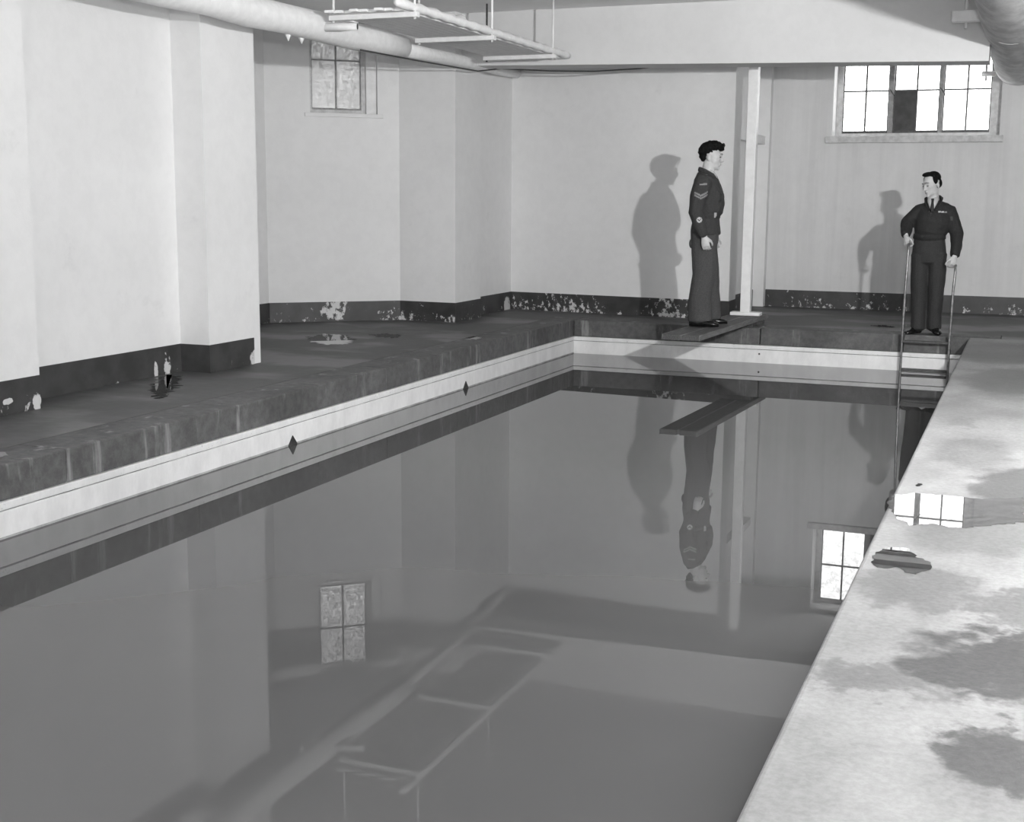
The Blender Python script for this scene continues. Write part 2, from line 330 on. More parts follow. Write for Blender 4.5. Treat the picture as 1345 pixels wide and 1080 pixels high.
# ------------------------------------------------------------------ windows
def window_bar(lst, name, mat, parent, tf=None): return boxes(name, lst, mat, parent, tf)
w1 = sroot('window_1'); GY = 16.85
fx0, fx1 = MX0, MX1
sash_x = [(-2.285, -1.738), (-1.676, -1.147), (-1.103, -.560)]
z0, z1, zm = 2.165, 3.125, 2.655
window_bar([(fx0, sash_x[0][0], GY-.05, GY+.05, MZ0, MZ1), (sash_x[2][1], fx1, GY-.05, GY+.05, MZ0, MZ1), (sash_x[0][0], sash_x[2][1], GY-.05, GY+.05, MZ0, z0-.02), (sash_x[0][0], sash_x[2][1], GY-.05, GY+.05, z1, MZ1)], 'frame', 'pale_frame', w1)
for i in (0, 1): box('mullion', (sash_x[i][1], sash_x[i+1][0], GY-.07, GY+.05, z0-.02, z1), 'grey_frame', w1, bev=.008)
for k, (a, b) in enumerate(sash_x):
    m_ = (a+b)/2; e = .012
    s = window_bar([(a, a+e, GY-.02, GY+.02, z0-.02, z1), (b-e, b, GY-.02, GY+.02, z0-.02, z1), (a+e, b-e, GY-.02, GY+.02, z0-.02, z0+.012), (a+e, b-e, GY-.02, GY+.02, z1-e, z1),
                    (m_-.010, m_+.010, GY-.015, GY+.015, z0+.012, z1-e), (a+e, b-e, GY-.0149, GY+.0149, zm-.009, zm+.009)], 'sash', 'iron', w1)
    for ix, (p, q) in enumerate(((a+e, m_-.010), (m_+.010, b-e))):
        for iz, (c, d) in enumerate(((z0+.012, zm-.009), (zm+.009, z1-e))):
            blocked = (k == 1 and ix == 0 and iz == 0)
            o = box('pane', (p, q, GY-.003, GY+.003, c, d), 'blocked' if blocked else 'clear_pane', s)
            if blocked: o['label'] = 'dark boarded pane'
    if k < 2:
        bm = bmesh.new(); tube(bm, [(b-.0, GY-.06, zm+.02), (b+.03, GY-.09, zm-.01), (b+.07, GY-.10, zm-.07)], [.010, .008, .006], 8)
        from_bm('window_latch', bm, 'iron', w1, True)
ws = box('sill', (-2.425, -.39, 16.44, 16.62, 2.015, 2.095), 'pale_frame', w1, bev=.008)
# left window in the slanting wall
w2 = sroot('window_2'); GD = .12; ga, gb = .480, 1.010; z0, z1, zm = 2.235, 3.21, 2.735
window_bar([(S0, ga, GD-.03, GD+.05, 2.185, 3.28), (gb, gb+.045, GD-.03, GD+.05, 2.185, 3.28), (ga, gb, GD-.03, GD+.05, 2.185, 2.225), (ga, gb, GD-.03, GD+.05, z1, 3.28)], 'frame', 'pale_frame', w2, ftf)
box('jamb_board', (gb+.045, S1, GD-.07, GD+.05, 2.185, 3.28), 'white_wood', w2, ftf)
m_ = (ga+gb)/2; e = .010
s = window_bar([(ga, ga+e, GD-.015, GD+.015, z0, z1), (gb-e, gb, GD-.015, GD+.015, z0, z1), (ga+e, gb-e, GD-.015, GD+.015, z0-.015, z0+.01), (ga+e, gb-e, GD-.015, GD+.015, z1-e, z1),
                (m_-.009, m_+.009, GD-.012, GD+.012, z0+.01, z1-e), (ga+e, gb-e, GD-.0119, GD+.0119, zm-.007, zm+.007)], 'sash', 'grey_frame', w2, ftf)
for p, q in ((ga+e, m_-.009), (m_+.009, gb-e)):
    for c, d in ((z0+.01, zm-.007), (zm+.007, z1-e)): box('pane', (p, q, GD-.003, GD+.003, c, d), 'dirty_pane', s, ftf)
box('sill', (S0-.06, S1+.06, -.03, .06, 2.145, 2.185), 'plaster', w2, ftf, .006)

# ------------------------------------------------------------------ pipes, rack, duct
p1 = root('lagged_pipe', 'thick white lagged pipe under the ceiling along the left wall', 'pipe', (-5.40, 8, 0))
def rel(o, pts): return [tuple(Vector(p)-o.location) for p in pts]
n_ = 26; pts = [(-5.40+.006*math.sin(i*1.7), -2.1+(10.85+2.1)*i/n_, 2.655+.006*math.sin(i*2.3)) for i in range(n_+1)]
pipe('pipe_lagging', rel(p1, pts), [.113+.004*math.sin(i*3.1) for i in range(n_+1)], 'lagging', p1, 24, caps=True)
pipe('pipe_stub', rel(p1, [(-5.30, 9.30, 2.64), (-5.12, 9.36, 2.645), (-5.05, 9.38, 2.645)]), [.034, .032, .03], 'lagging', p1, 14)
pipe('stub_end', rel(p1, [(-5.051, 9.38, 2.645), (-5.047, 9.381, 2.645)]), .022, 'iron', p1, 14)
for y in (8.95, 9.15): pipe('lagging_tail', rel(p1, [(-5.42, y, 2.56), (-5.43, y+.02, 2.52), (-5.43, y+.02, 2.505)]), [.03, .010, .003], 'lagging', p1, 8, caps=True)
p2 = root('thin_lagged_pipe', 'thinner lagged pipe running on from the thick one to the far corner', 'pipe', (-5.42, 10.8, 0))
pipe('pipe_lagging', rel(p2, [(-5.405, 10.93, 2.645), (-5.47, 11.6, 2.665), (-5.54, 12.6, 2.70), (-5.605, 13.38, 2.72), (-5.715, 14.1, 2.745), (-5.735, 14.55, 2.76)]), [.066, .064, .062, .058, .055, .053], 'lagging', p2, 20, caps=True)
cb = pipe('hanging_cable', [(-5.30, 9.9, 2.53), (-5.36, 11.2, 2.565), (-5.46, 12.75, 2.62), (-5.44, 13.35, 2.70), (-4.9, 13.4, 2.665), (-4.4, 13.4, 2.648), (-3.9, 13.38, 2.66), (-3.45, 13.3, 2.69)], .007, 'cable', None, 8); tag(cb, 'thin dark cable sagging under the ceiling beam', 'cable')
rk = root('pipe_rack', 'white hanging rack of lagged pipes on rod hangers below the ceiling', 'pipe rack', (-4.8, 11, 0))
for k, y in enumerate((9.22, 10.75, 12.30)):
    o = box('hanger_bar', (-5.20-rk.location.x, -4.44-rk.location.x, y-.03-11, y+.03-11, 2.672, 2.712), 'white_wood', rk, bev=.005)
    for x in (-5.17, -4.47):
        pipe('hanger_rod', rel(rk, [(x, y, 2.66), (x, y, CEIL)]), .010, 'white_gloss' if (k, x) != (2, -5.17) else 'iron', rk, 8)
for i in range(9):
    x = -5.16+i*.071
    box('slat', (x+4.8, x+.066+4.8, 9.06-11+.03*(i % 3), 12.74-11+.05*(i % 2), 2.712, 2.732), 'lagging', rk)
n_ = 30; pipe('lumpy_pipe', rel(rk, [(-4.485, 8.95+3.85*i/n_, 2.748) for i in range(n_+1)]), [.032+(.008 if i % 2 else -.003) for i in range(n_+1)], 'lagging', rk, 12, caps=True)
bm = bmesh.new()
for i in range(9): ell(bm, (-4.95+.08*random.random()+4.8, 10.3+i*.09-11, 2.86+.02*random.random()), (.07, .08, .06))
from_bm('lagging_bundle', bm, 'lagging', rk, True)
# big duct over the near deck side
dc = root('ceiling_duct', 'big round lagged duct under the ceiling above the pale deck', 'duct', (-.27, 10, 0)); DZ = 2.925; DR = .272
n_ = 60; bm = bmesh.new(); rings = []
for i in range(n_+1):
    y = -2.1+18.58*i/n_; rg = []
    for k in range(28):
        a = 2*math.pi*k/28; rr = DR+.010*noise.noise(Vector((math.cos(a)*3, y*1.3, math.sin(a)*3)))
        rg.append(bm.verts.new((rr*math.cos(a), y-10, DZ+rr*math.sin(a))))
    rings.append(rg)
for i in range(n_):
    for k in range(28): bm.faces.new((rings[i][k], rings[i][(k+1) % 28], rings[i+1][(k+1) % 28], rings[i+1][k]))
bm.faces.new(rings[0]); bm.faces.new(rings[-1]); from_bm('duct_lagging', bm, 'duct_lagging', dc, True)
for y, x1, zl, h in ((12.25, -.775, 2.905, .05), (16.05, -.655, 2.755, .026), (6.4, -.77, 2.9, .05), (1.5, -.77, 2.9, .05)):
    bm = bmesh.new()
    for k in range(24):
        a0 = math.pi*(.85+1.3*k/24); a1 = math.pi*(.85+1.3*(k+1)/24)
        q = [(DR*f*math.cos(a), yy, DZ+DR*f*math.sin(a)) for yy in (y-10-.03, y-10+.03) for a in (a0, a1) for f in (.97, 1.006)]
        v = [bm.verts.new(p) for p in q]
        for f in ((0, 1, 3, 2), (4, 6, 7, 5), (0, 4, 5, 1), (2, 3, 7, 6), (0, 2, 6, 4), (1, 5, 7, 3)): bm.faces.new([v[j] for j in f])
    o = from_bm('strap', bm, 'duct_lagging', dc)
    lug = box('strap_lug', (x1+.27, -.50+.27, y-10-.04, y-10+.04, zl-h, zl+h), 'white_gloss', dc, bev=.01)
    xr = x1+.12 if h > .03 else x1+.05
    pipe('strap_rod', [(xr+.27, y-10, zl-h-.05), (xr+.27, y-10, CEIL)], [.012, .012], 'white_gloss', dc, 8)

# ------------------------------------------------------------------ diving board, prop post, ladder
BA = R(-3.0)
bd = root('diving_board', 'dark wooden diving board laid out over the pool edge under the post', 'diving board', (-2.92, 11.55, 0), BA)
BW = .345; BLN = 2.62
for i in range(2):
    x0 = -BW/2+i*(BW/2+.012); box('plank', (x0, x0+BW/2-.012, .004*i, BLN-.03*i, .048, .100), 'board_wood', bd, bev=.006)
box('centre_strip', (-.0115, .0115, .03, BLN-.06, .052, .096), 'board_strip', bd)
box('edge_strip', (-BW/2-.006, -BW/2, .0, BLN, .055, .102), 'board_strip', bd); box('edge_strip', (BW/2, BW/2+.006, .0, BLN, .055, .102), 'board_strip', bd)
box('packing_block', (-BW/2+.02, BW/2-.02, 2.04, 2.16, .0, .048), 'board_wood', bd); box('packing_block', (-BW/2+.02, BW/2-.02, 2.42, 2.54, .0, .048), 'board_wood', bd)
ps = root('prop_post', 'tall square white post wedged on the tail of the diving board', 'post', (-2.80, 13.86, .103))
box('base_plate', (-.155, .165, -.07, .07, 0, .035), 'white_gloss', ps, bev=.004); box('shaft', (-.052, .052, -.05, .05, .035, CEIL-.103), 'white_gloss', ps, bev=.006)
ld = root('pool_ladder', 'thin iron pool ladder with tall handrails at the far pool edge', 'ladder', (-.90, 13.42, 0))
for x, h, w in ((-.235, .94, 0), (.215, .735, 1)):
    pts = [(x, -.0, -1.2), (x, .0, -.4), (x, .0, .0), (x+.004, .005, .45), (x+.012, .01, h-.10)]
    for k in range(1, 5):
        a = math.pi*.62*k/4; pts.append((x+.012, .01+.06*(1-math.cos(a)), h-.10+.07*math.sin(a)))
    pipe('rail', pts, .0125, 'steel', ld, 10)
for z in (-.055, -.335, -.62, -.9):
    box('rung', (-.225, .205, -.02, .02, z-.012, z+.012), 'iron', ld, bev=.004)
for x in (-.235, .215): box('wall_bracket', (x-.012, x+.012, .01, .128, -.17, -.13), 'iron', ld)
for x in (-.235, .215): box('deck_bracket', (x-.02, x+.02, .0, .14, .0, .012), 'iron', ld)

# ------------------------------------------------------------------ puddles
def puddle(outline, mat, label, z=.0015, group=None):
    amp = 1.0 if z > .003 else 3.2
    n = len(outline); pts = []
    for i in range(n):
        a = Vector(outline[i]); b = Vector(outline[(i+1) % n]); L = (b-a).length; k = max(2, int(L/.012)); nn = Vector((-(b-a).y, (b-a).x)).normalized()
        for j in range(k):
            p = a.lerp(b, j/k); q = noise.noise(Vector((p.x*42, p.y*16, 3.1)))*.022*amp+noise.noise(Vector((p.x*120, p.y*50, 1)))*.008*amp
            pts.append(p+nn*q)
    c = sum(pts, Vector((0, 0)))/len(pts); bm = bmesh.new()
    vs = [bm.verts.new((p.x-c.x, p.y-c.y, 0)) for p in pts]; f = bm.faces.new(vs); bmesh.ops.triangulate(bm, faces=[f])
    o = from_bm('puddle', bm, mat); o.location = (c.x, c.y, z)
    if o.data.polygons[0].normal.z < 0: o.data.flip_normals()
    return tag(o, label, 'puddle', group)
def PXD(x, y, z=0.0):
    d = f2+r2*((x-672.5)/F_PX)-u2*((y-540)/F_PX); t = (z-CAM_H)/d.z; return (d.x*t, d.y*t)
def poly(*q): return [PXD(*p) for p in q]
puddle(poly((1166, 662), (1174, 652), (1200, 649), (1240, 652), (1290, 657), (1345, 655), (1345, 688), (1300, 692), (1262, 696), (1225, 690), (1196, 692), (1182, 684), (1172, 674)), 'puddle_water', 'wide puddle on the pale deck mirroring the far window', .0055)
puddle(poly((1144, 737), (1152, 727), (1170, 720), (1192, 722), (1198, 731), (1222, 740), (1219, 750), (1203, 757), (1186, 754), (1178, 747), (1150, 748)), 'puddle_water_dark', 'small dark ragged puddle on the pale deck', .0055)
puddle(poly((1200, 640), (1205, 636), (1211, 637), (1209, 640)), 'puddle_water_dark', 'tiny dark wet spot beside the wide puddle', .0055)
puddle(poly((210, 496), (222, 492), (236, 494), (234, 506), (222, 516), (210, 524), (200, 520), (203, 506)), 'puddle_water_dark', 'thin puddle at the foot of the flaked wall bay')
puddle(poly((405, 443), (425, 439), (452, 440), (466, 446), (455, 452), (428, 453), (408, 449)), 'puddle_water', 'puddle on the dark deck mirroring the flaked skirting')
puddle(poly((487, 440), (505, 438), (528, 440), (522, 444), (498, 443)), 'puddle_water_dark', 'long thin dark puddle in front of the slanting wall')
puddle(poly((611, 444), (620, 442), (632, 443), (630, 446), (616, 446)), 'puddle_water_dark', 'small dark puddle by the pool edge near the corner pier')
puddle(poly((1148, 428), (1158, 427), (1176, 429), (1170, 430.5), (1152, 430)), 'puddle_water_dark', 'thin dark puddle behind the pool ladder')
puddle(poly((-20, 592), (0, 594), (9, 597), (-2, 601), (-20, 602)), 'puddle_water_dark', 'black puddle on the dark deck beside the pool edge')

# ------------------------------------------------------------------ people
def remesh(bm, voxel, smooth=2):
    me = bpy.data.meshes.new('tmp'); bmesh.ops.recalc_face_normals(bm, faces=bm.faces[:]); bm.to_mesh(me); bm.free()
    o = bpy.data.objects.new('tmp', me); COL.objects.link(o)
    r = o.modifiers.new('r', 'REMESH'); r.mode = 'VOXEL'; r.voxel_size = voxel; r.use_smooth_shade = True
    if smooth: s = o.modifiers.new('s', 'SMOOTH'); s.iterations = smooth; s.factor = .5
    dg = bpy.context.evaluated_depsgraph_get(); dg.update()
    out = bpy.data.meshes.new_from_object(o.evaluated_get(dg)); bpy.data.objects.remove(o); bpy.data.meshes.remove(me)
    out.materials.clear(); return out
def rings(bm, rows, seg=20):   # stacked horizontal rings (z, cx, cy, rx, ry)
    return tube(bm, [(r[1], r[2], r[0]) for r in rows], [(r[3], r[4]) for r in rows], seg, (1, 0, 0))
def wrinkle(me, amp, sc, zc=1.0):
    me.update(); nr = [v.normal.copy() for v in me.vertices]
    for v, n in zip(me.vertices, nr):
        p = v.co; v.co = p+n*amp*(noise.noise(Vector((p.x*sc, p.y*sc, p.z*sc*zc)))+.5*noise.noise(Vector((p.x*sc*2.3, p.y*sc*2.3, p.z*sc*zc*2.3+5))))
def hand(bm, wrist, d, n, thumb, curl, spread=.0, s=1.0):
    w = Vector(wrist); d = Vector(d).normalized(); n = Vector(n); n = (n-d*n.dot(d)).normalized(); l = d.cross(n)*thumb   # l points to the thumb side
    tube(bm, [w-d*.03*s, w+d*.02*s, w+d*.055*s, w+d*.085*s], [(.026*s, .020*s), (.032*s, .019*s), (.040*s, .018*s), (.038*s, .014*s)], 12, l)
    for i, (off, ln) in enumerate(((.030, .072), (.0105, .082), (-.010, .076), (-.029, .060))):
        p = w+d*.083*s+l*off*s; dirn = d.copy(); pts = [p-d*.02*s]; rr = [.0095*s]
        ax = d.cross(n).normalized(); ang = 0
        for k, fr in enumerate((.45, .30, .25)):
            pts.append(p); rr.append((.0095-.001*k)*s); ang += curl*(1, 1.1, .8)[k]
            dirn = (d*math.cos(ang)+n*math.sin(ang)); p = p+dirn*ln*fr*s
        pts.append(p); rr.append(.0072*s); tube(bm, pts, rr, 8)
    b = w+d*.020*s+l*.028*s; m1 = b+(d*.55+l*.45+n*.35).normalized()*.040*s; m2 = m1+(d*.75+l*.05+n*.55).normalized()*.034*s; m3 = m2+(d*.7-l*.25+n*.6).normalized()*.024*s
    tube(bm, [b-d*.01*s, b, m1, m2, m3], [.012*s, .015*s, .012*s, .0105*s, .008*s], 8)
def head_parts(bm, M, s):
    def E(c, r, rot=None): 
        mt = M @ Matrix.Translation(Vector(c)*s) @ (rot.to_4x4() if rot else Matrix.Identity(4)) @ Matrix.Diagonal((r[0]*s, r[1]*s, r[2]*s, 1))
        bmesh.ops.create_uvsphere(bm, u_segments=18, v_segments=12, radius=1, matrix=mt)
    def T(pts, rr): tube(bm, [M @ (Vector(p)*s) for p in pts], [x*s for x in rr], 8)
    E((0, .015, .037), (.074, .094, .086)); E((0, -.030, -.020), (.062, .066, .085)); E((0, -.040, -.075), (.046, .050, .042)); E((0, -.078, -.102), (.020, .018, .016))
    E((.034, .0, -.068), (.022, .045, .04)); E((-.034, .0, -.068), (.022, .045, .04))
    T([(0, -.092, .022), (0, -.105, -.005), (0, -.117, -.026), (0, -.100, -.036)], [.008, .010, .0135, .010])
    E((.011, -.100, -.030), (.009, .011, .008)); E((-.011, -.100, -.030), (.009, .011, .008))
    E((0, -.092, -.058), (.024, .011, .0065)); E((0, -.090, -.070), (.020, .011, .007))
    T([(-.045, -.076, .030), (0, -.093, .032), (.045, -.076, .030)], [.010, .011, .010])
    E((.040, -.066, -.018), (.022, .020, .018)); E((-.040, -.066, -.018), (.022, .020, .018))
    for sx_ in (-1, 1):
        E((.076*sx_, .018, -.012), (.010, .020, .033), Matrix.Rotation(R(12)*sx_, 3, 'Z')); E((.078*sx_, .012, -.036), (.008, .011, .013))
def face_marks(par, M, s, hair_mat='hair_line'):
    for sx_ in (-1, 1):
        bm = bmesh.new(); mt = M @ Matrix.Translation(Vector((.031*sx_, -.0865, .006))*s) @ Matrix.Diagonal((.0125*s, .008*s, .0055*s, 1)); bmesh.ops.create_uvsphere(bm, u_segments=10, v_segments=8, radius=1, matrix=mt)
        from_bm('eye', bm, 'hair_line', par, True)
        bm = bmesh.new(); tube(bm, [M @ (Vector(p)*s) for p in ((.012*sx_, -.102, .033), (.031*sx_, -.097, .040), (.052*sx_, -.080, .035))], [.002*s, .003*s, .002*s], 8); from_bm('eyebrow', bm, hair_mat, par, True)
    bm = bmesh.new(); tube(bm, [M @ (Vector(p)*s) for p in ((-.021, -.0935, -.0645), (0, -.1015, -.064), (.021, -.0935, -.0645))], [.0018*s, .0026*s, .0018*s], 6); from_bm('mouth', bm, 'hair_line', par, True)
def patch(name, par, bvh, origin, ax_u, ax_v, dirn, outline, mat, lift=.003, res=.006):
    """cloth badge laid on a garment: polygon outline in (u, v) metres, projected along dirn"""
    o_ = Vector(origin); u = Vector(ax_u).normalized(); v = Vector(ax_v).normalized(); dn = Vector(dirn).normalized(); bm = bmesh.new()
    def inside(a, b):
        c = False; n = len(outline); j = n-1
        for i in range(n):
            if (outline[i][1] > b) != (outline[j][1] > b) and a < (outline[j][0]-outline[i][0])*(b-outline[i][1])/(outline[j][1]-outline[i][1])+outline[i][0]: c = not c
            j = i
        return c
    a0 = min(p[0] for p in outline); a1 = max(p[0] for p in outline); b0 = min(p[1] for p in outline); b1 = max(p[1] for p in outline); g = {}
    def vert(i, j):
        if (i, j) not in g:
            p = o_+u*(a0+i*res)+v*(b0+j*res); hit = bvh.ray_cast(p-dn*.5, dn)
            q = hit[0] if hit[0] is not None else p
            g[(i, j)] = bm.verts.new(q-dn*lift)
        return g[(i, j)]
    for i in range(int((a1-a0)/res)+1):
        for j in range(int((b1-b0)/res)+1):
            if inside(a0+(i+.5)*res, b0+(j+.5)*res): bm.faces.new((vert(i, j), vert(i+1, j), vert(i+1, j+1), vert(i, j+1)))
    return from_bm(name, bm, mat, par, True)
def bvh_of(me): return BVHTree.FromPolygons([v.co.copy() for v in me.vertices], [tuple(p.vertices) for p in me.polygons])
def shoe(par, heel, ang, L=.285):
    bm = bmesh.new(); c, s_ = math.cos(ang), math.sin(ang); rows = [(0, .030, .045, .075), (.03, .036, .047, .088), (.09, .036, .040, .095), (.14, .040, .036, .075), (.19, .047, .030, .058), (.24, .043, .027, .050), (.27, .030, .022, .042), (.285, .014, .014, .034)]
    prev = None
    for d, hw, zz, top in rows:
        ring = []
        for k in range(14):
            a = 2*math.pi*k/14; lx = math.cos(a)*hw; lz = max(0, top/2+math.sin(a)*top/2*1.05)
            lx *= 1.0 if lz > .012 else 1.06
            fy = -d; ring.append(bm.verts.new((heel[0]+lx*c-fy*s_, heel[1]+lx*s_+fy*c, heel[2]+lz)))
        if prev:
            for k in range(14): bm.faces.new((prev[k], prev[(k+1) % 14], ring[(k+1) % 14], ring[k]))
        else: bm.faces.new(ring[::-1])
        prev = ring
    bm.faces.new(prev); return from_bm('shoe', bm, 'shoe_leather', par, True)
def add(name, me, mat, par): return link(name, me, mat, par, True)

# --- the man on the diving board, seen from his right side (front is -Y, his left is +X)
H1 = root('person', 'person in battledress with sleeve chevrons standing on the diving board in profile', 'person', (-2.97, 12.52, .103), R(104), None); H1.rotation_euler = (R(-1.5), 0, R(104))
S_ = 1.0
HM = Matrix.Translation((0, -.098, 1.625)) @ Matrix.Rotation(R(9), 4, 'X') @ Matrix.Rotation(R(-4), 4, 'Z'); HS = 1.0
bm = bmesh.new(); head_parts(bm, HM, HS)
tube(bm, [(0, -.055, 1.40), (0, -.062, 1.48), (0, -.078, 1.56), (0, -.085, 1.60)], [(.066, .066), (.060, .062), (.056, .060), (.052, .056)], 14)
rings(bm, [(.86, 0, -.03, .14, .10), (1.0, 0, -.03, .135, .095), (1.12, 0, -.04, .13, .095), (1.28, 0, -.05, .15, .105), (1.38, 0, -.05, .14, .09), (1.44, 0, -.052, .08, .07)])
A1 = {-1: [(-.19, -.02, 1.395), (-.225, .030, 1.24), (-.238, .052, 1.10), (-.235, .012, .97), (-.228, -.030, .865)], 1: [(.19, -.02, 1.395), (.225, .01, 1.24), (.238, .01, 1.10), (.228, -.06, .97), (.215, -.120, .865)]}
for sd in (-1, 1):
    tube(bm, [(sd*.10, -.04, 1.40)]+A1[sd], [.06, .055, .046, .040, .034, .026], 12)
    w = A1[sd][-1]; hand(bm, w, (0.0, -.18, -1), (-sd*1.0, -.25, 0), (1 if sd < 0 else -1), R(34), s=1.04)
LEG = {-1: [(-.095, -.03, .90), (-.100, -.030, .50), (-.105, .015, .10)], 1: [(.095, -.035, .90), (.105, -.070, .50), (.11, -.075, .10)]}
for sd in (-1, 1): tube(bm, LEG[sd]+[(LEG[sd][2][0], LEG[sd][2][1]-.02, .05)], [.085, .058, .040, .036], 12)
add('body', remesh(bm, .0055, 1), 'skin', H1)
face_marks(H1, HM, HS)
bm = bmesh.new()
def HE(bm, M, c, r): bmesh.ops.create_uvsphere(bm, u_segments=18, v_segments=12, radius=1, matrix=M @ Matrix.Translation(c) @ Matrix.Diagonal((*r, 1)))
HE(bm, HM, (0, .034, .060), (.083, .094, .080)); HE(bm, HM, (0, -.036, .104), (.068, .066, .046)); HE(bm, HM, (0, -.068, .092), (.054, .040, .034)); HE(bm, HM, (0, .066, .005), (.066, .052, .060))
HE(bm, HM, (0, -.005, .118), (.072, .080, .036)); HE(bm, HM, (0, .06, .045), (.078, .075, .07))
for i in range(16):
    a = random.uniform(0, 6.28); HE(bm, HM, (.055*math.cos(a), -.02+.07*math.sin(a), .112+.012*random.random()), (.022, .022, .018))
hm = remesh(bm, .006, 1); wrinkle(hm, .009, 38); add('hair', hm, 'hair', H1)
# blouse
bm = bmesh.new()
rings(bm, [(.885, 0, -.050, .188, .142), (.95, 0, -.048, .185, .138), (1.03, 0, -.048, .178, .130), (1.075, 0, -.050, .176, .128), (1.115, 0, -.062, .190, .150), (1.17, 0, -.068, .197, .160), (1.26, 0, -.062, .200, .155), (1.34, 0, -.052, .198, .138), (1.40, 0, -.042, .180, .112), (1.44, 0, -.040, .120, .092), (1.475, 0, -.040, .082, .078)], 24)
for sd in (-1, 1):
    tube(bm, [(sd*.11, -.035, 1.385)]+A1[sd][:4]+[tuple(Vector(A1[sd][4])+Vector((0, .005, .015)))], [(.075, .075), (.088, .090), (.078, .086), (.070, .078), (.058, .064), (.046, .050)], 16, (0, 1, 0))
tube(bm, [(-.165, -.16, .0+1.245), (-.06, -.20, 1.24)], [(.02, .05), (.02, .05)], 8, (0, 1, 0)); 
bl1 = remesh(bm, .008, 3); wrinkle(bl1, .0055, 13, .6)
bjo = add('blouse', bl1, 'serge', H1); B1 = bvh_of(bl1)
# collar, shirt front, belt
bm = bmesh.new()
for sd in (-1, 1): tube(bm, [(0, .022, 1.508), (sd*.050, .010, 1.505), (sd*.078, -.03, 1.488), (sd*.070, -.10, 1.445), (sd*.045, -.150, 1.39)], [(.010, .026), (.010, .028), (.010, .030), (.010, .034), (.008, .024)], 10, (sd, .3, 0))
add('collar', remesh(bm, .006, 1), 'serge', H1)
bm = bmesh.new(); tube(bm, [(0, -.085, 1.50), (0, -.125, 1.45), (0, -.160, 1.375)], [(.058, .022), (.050, .020), (.022, .016)], 10, (1, 0, 0)); from_bm('shirt_front', bm, 'shirt', H1, True)
bm = bmesh.new(); tube(bm, [(0, -.118, 1.47), (0, -.145, 1.43), (0, -.172, 1.37)], [(.016, .014), (.014, .012), (.020, .010)], 8); from_bm('tie', bm, 'tie', H1, True)
bm = bmesh.new(); rings(bm, [(1.045, 0, -.050, .182, .134), (1.095, 0, -.052, .184, .138)], 24); from_bm('belt', bm, 'serge', H1, True)
patch('buckle', H1, B1, (-.5, -.135, 1.07), (0, -1, 0), (0, 0, 1), (1, 0, 0), [(-.012, -.024), (.012, -.024), (.012, .024), (-.012, .024)], 'badge_pale', .012)
Z = (0, 0, 1); F_ = (0, -1, 0); D_ = (1, 0, 0)
patch('shoulder_title', H1, B1, (-.5, -.018, 1.362), F_, Z, D_, [(-.036, -.007), (.036, -.005), (.036, .009), (-.036, .007)], 'badge')
for dz in (0, -.026):
    patch('chevron', H1, B1, (-.5, .004, 1.258+dz), F_, Z, D_, [(-.062, .022), (0, -.012), (.062, .022), (.062, .040), (0, .006), (-.062, .040)] if dz == 0 else [(-.062, .024), (0, -.010), (.062, .024), (.062, .040), (0, .006), (-.062, .040)], 'badge')
patch('trade_badge', H1, B1, (-.5, .018, 1.03), F_, Z, D_, [(.027*math.cos(a*.5236), .027*math.sin(a*.5236)) for a in range(12)], 'badge_pale')
patch('badge_device', H1, B1, (-.5, .018, 1.03), F_, Z, D_, [(-.018, .004), (0, -.012), (.018, .006), (.016, .014), (0, -.002), (-.016, .012)], 'serge', .006, .003)
patch('chest_pocket', H1, B1, (-.10, -.6, 1.24), (1, 0, 0), Z, (0, 1, 0), [(-.055, -.06), (.055, -.06), (.055, .06), (-.055, .06)], 'serge', .006, .008)
# trousers
bm = bmesh.new(); rings(bm, [(.80, 0, -.035, .17, .135), (.92, 0, -.038, .175, .138), (1.04, 0, -.04, .165, .12)], 22)
for sd in (-1, 1):
    p = LEG[sd]
    tube(bm, [(sd*.085, -.036, .90), (sd*.092, p[0][1], .74), (p[1][0], p[1][1], .50), (p[2][0], p[2][1]-.005, .25), (p[2][0], p[2][1]-.012, .055)], [(.092, .132), (.090, .124), (.088, .112), (.088, .112), (.090, .116)], 16)
tr = remesh(bm, .008, 3); wrinkle(tr, .006, 9, .5); add('trousers', tr, 'serge_trousers', H1); BT = bvh_of(tr)
bm = bmesh.new(); ell(bm, (-.06, .092, .80), (.05, .022, .045)); from_bm('back_pocket', bm, 'serge_trousers', H1, True)
shoe(H1, (-.105, .105, 0), R(-14)); shoe(H1, (.11, .02, 0), R(4))

# --- the man at the ladder, facing the pool
H2 = root('person', 'person in dark uniform with ribbons gripping the ladder handrails behind the pool', 'person', (-.925, 13.735, 0), R(0), None); H2.rotation_euler = (0, R(-2.3), 0)
K = 1.0
HS2 = .93
HM2 = Matrix.Translation((.026, -.060, 1.487)) @ Matrix.Rotation(R(-3), 4, 'Y') @ Matrix.Rotation(R(-42), 4, 'Z') @ Matrix.Rotation(R(12), 4, 'X')
bm = bmesh.new(); head_parts(bm, HM2, HS2)
tube(bm, [(.046, -.01, 1.27), (.044, -.018, 1.34), (.036, -.035, 1.41), (.030, -.045, 1.45)], [(.062, .06), (.056, .057), (.053, .055), (.05, .052)], 14)
rings(bm, [(.80, .02, 0, .135, .09), (.95, .02, 0, .13, .09), (1.1, .035, 0, .145, .10), (1.22, .047, 0, .135, .09), (1.30, .047, 0, .08, .065)])
A2 = {-1: [(-.085, .0, 1.225), (-.150, -.01, 1.17), (-.205, -.02, 1.115), (-.205, -.10, 1.04), (-.200, -.175, .985)], 1: [(.190, .0, 1.215), (.240, .005, 1.10), (.268, -.0, 1.0), (.272, -.09, .88), (.262, -.165, .775)]}
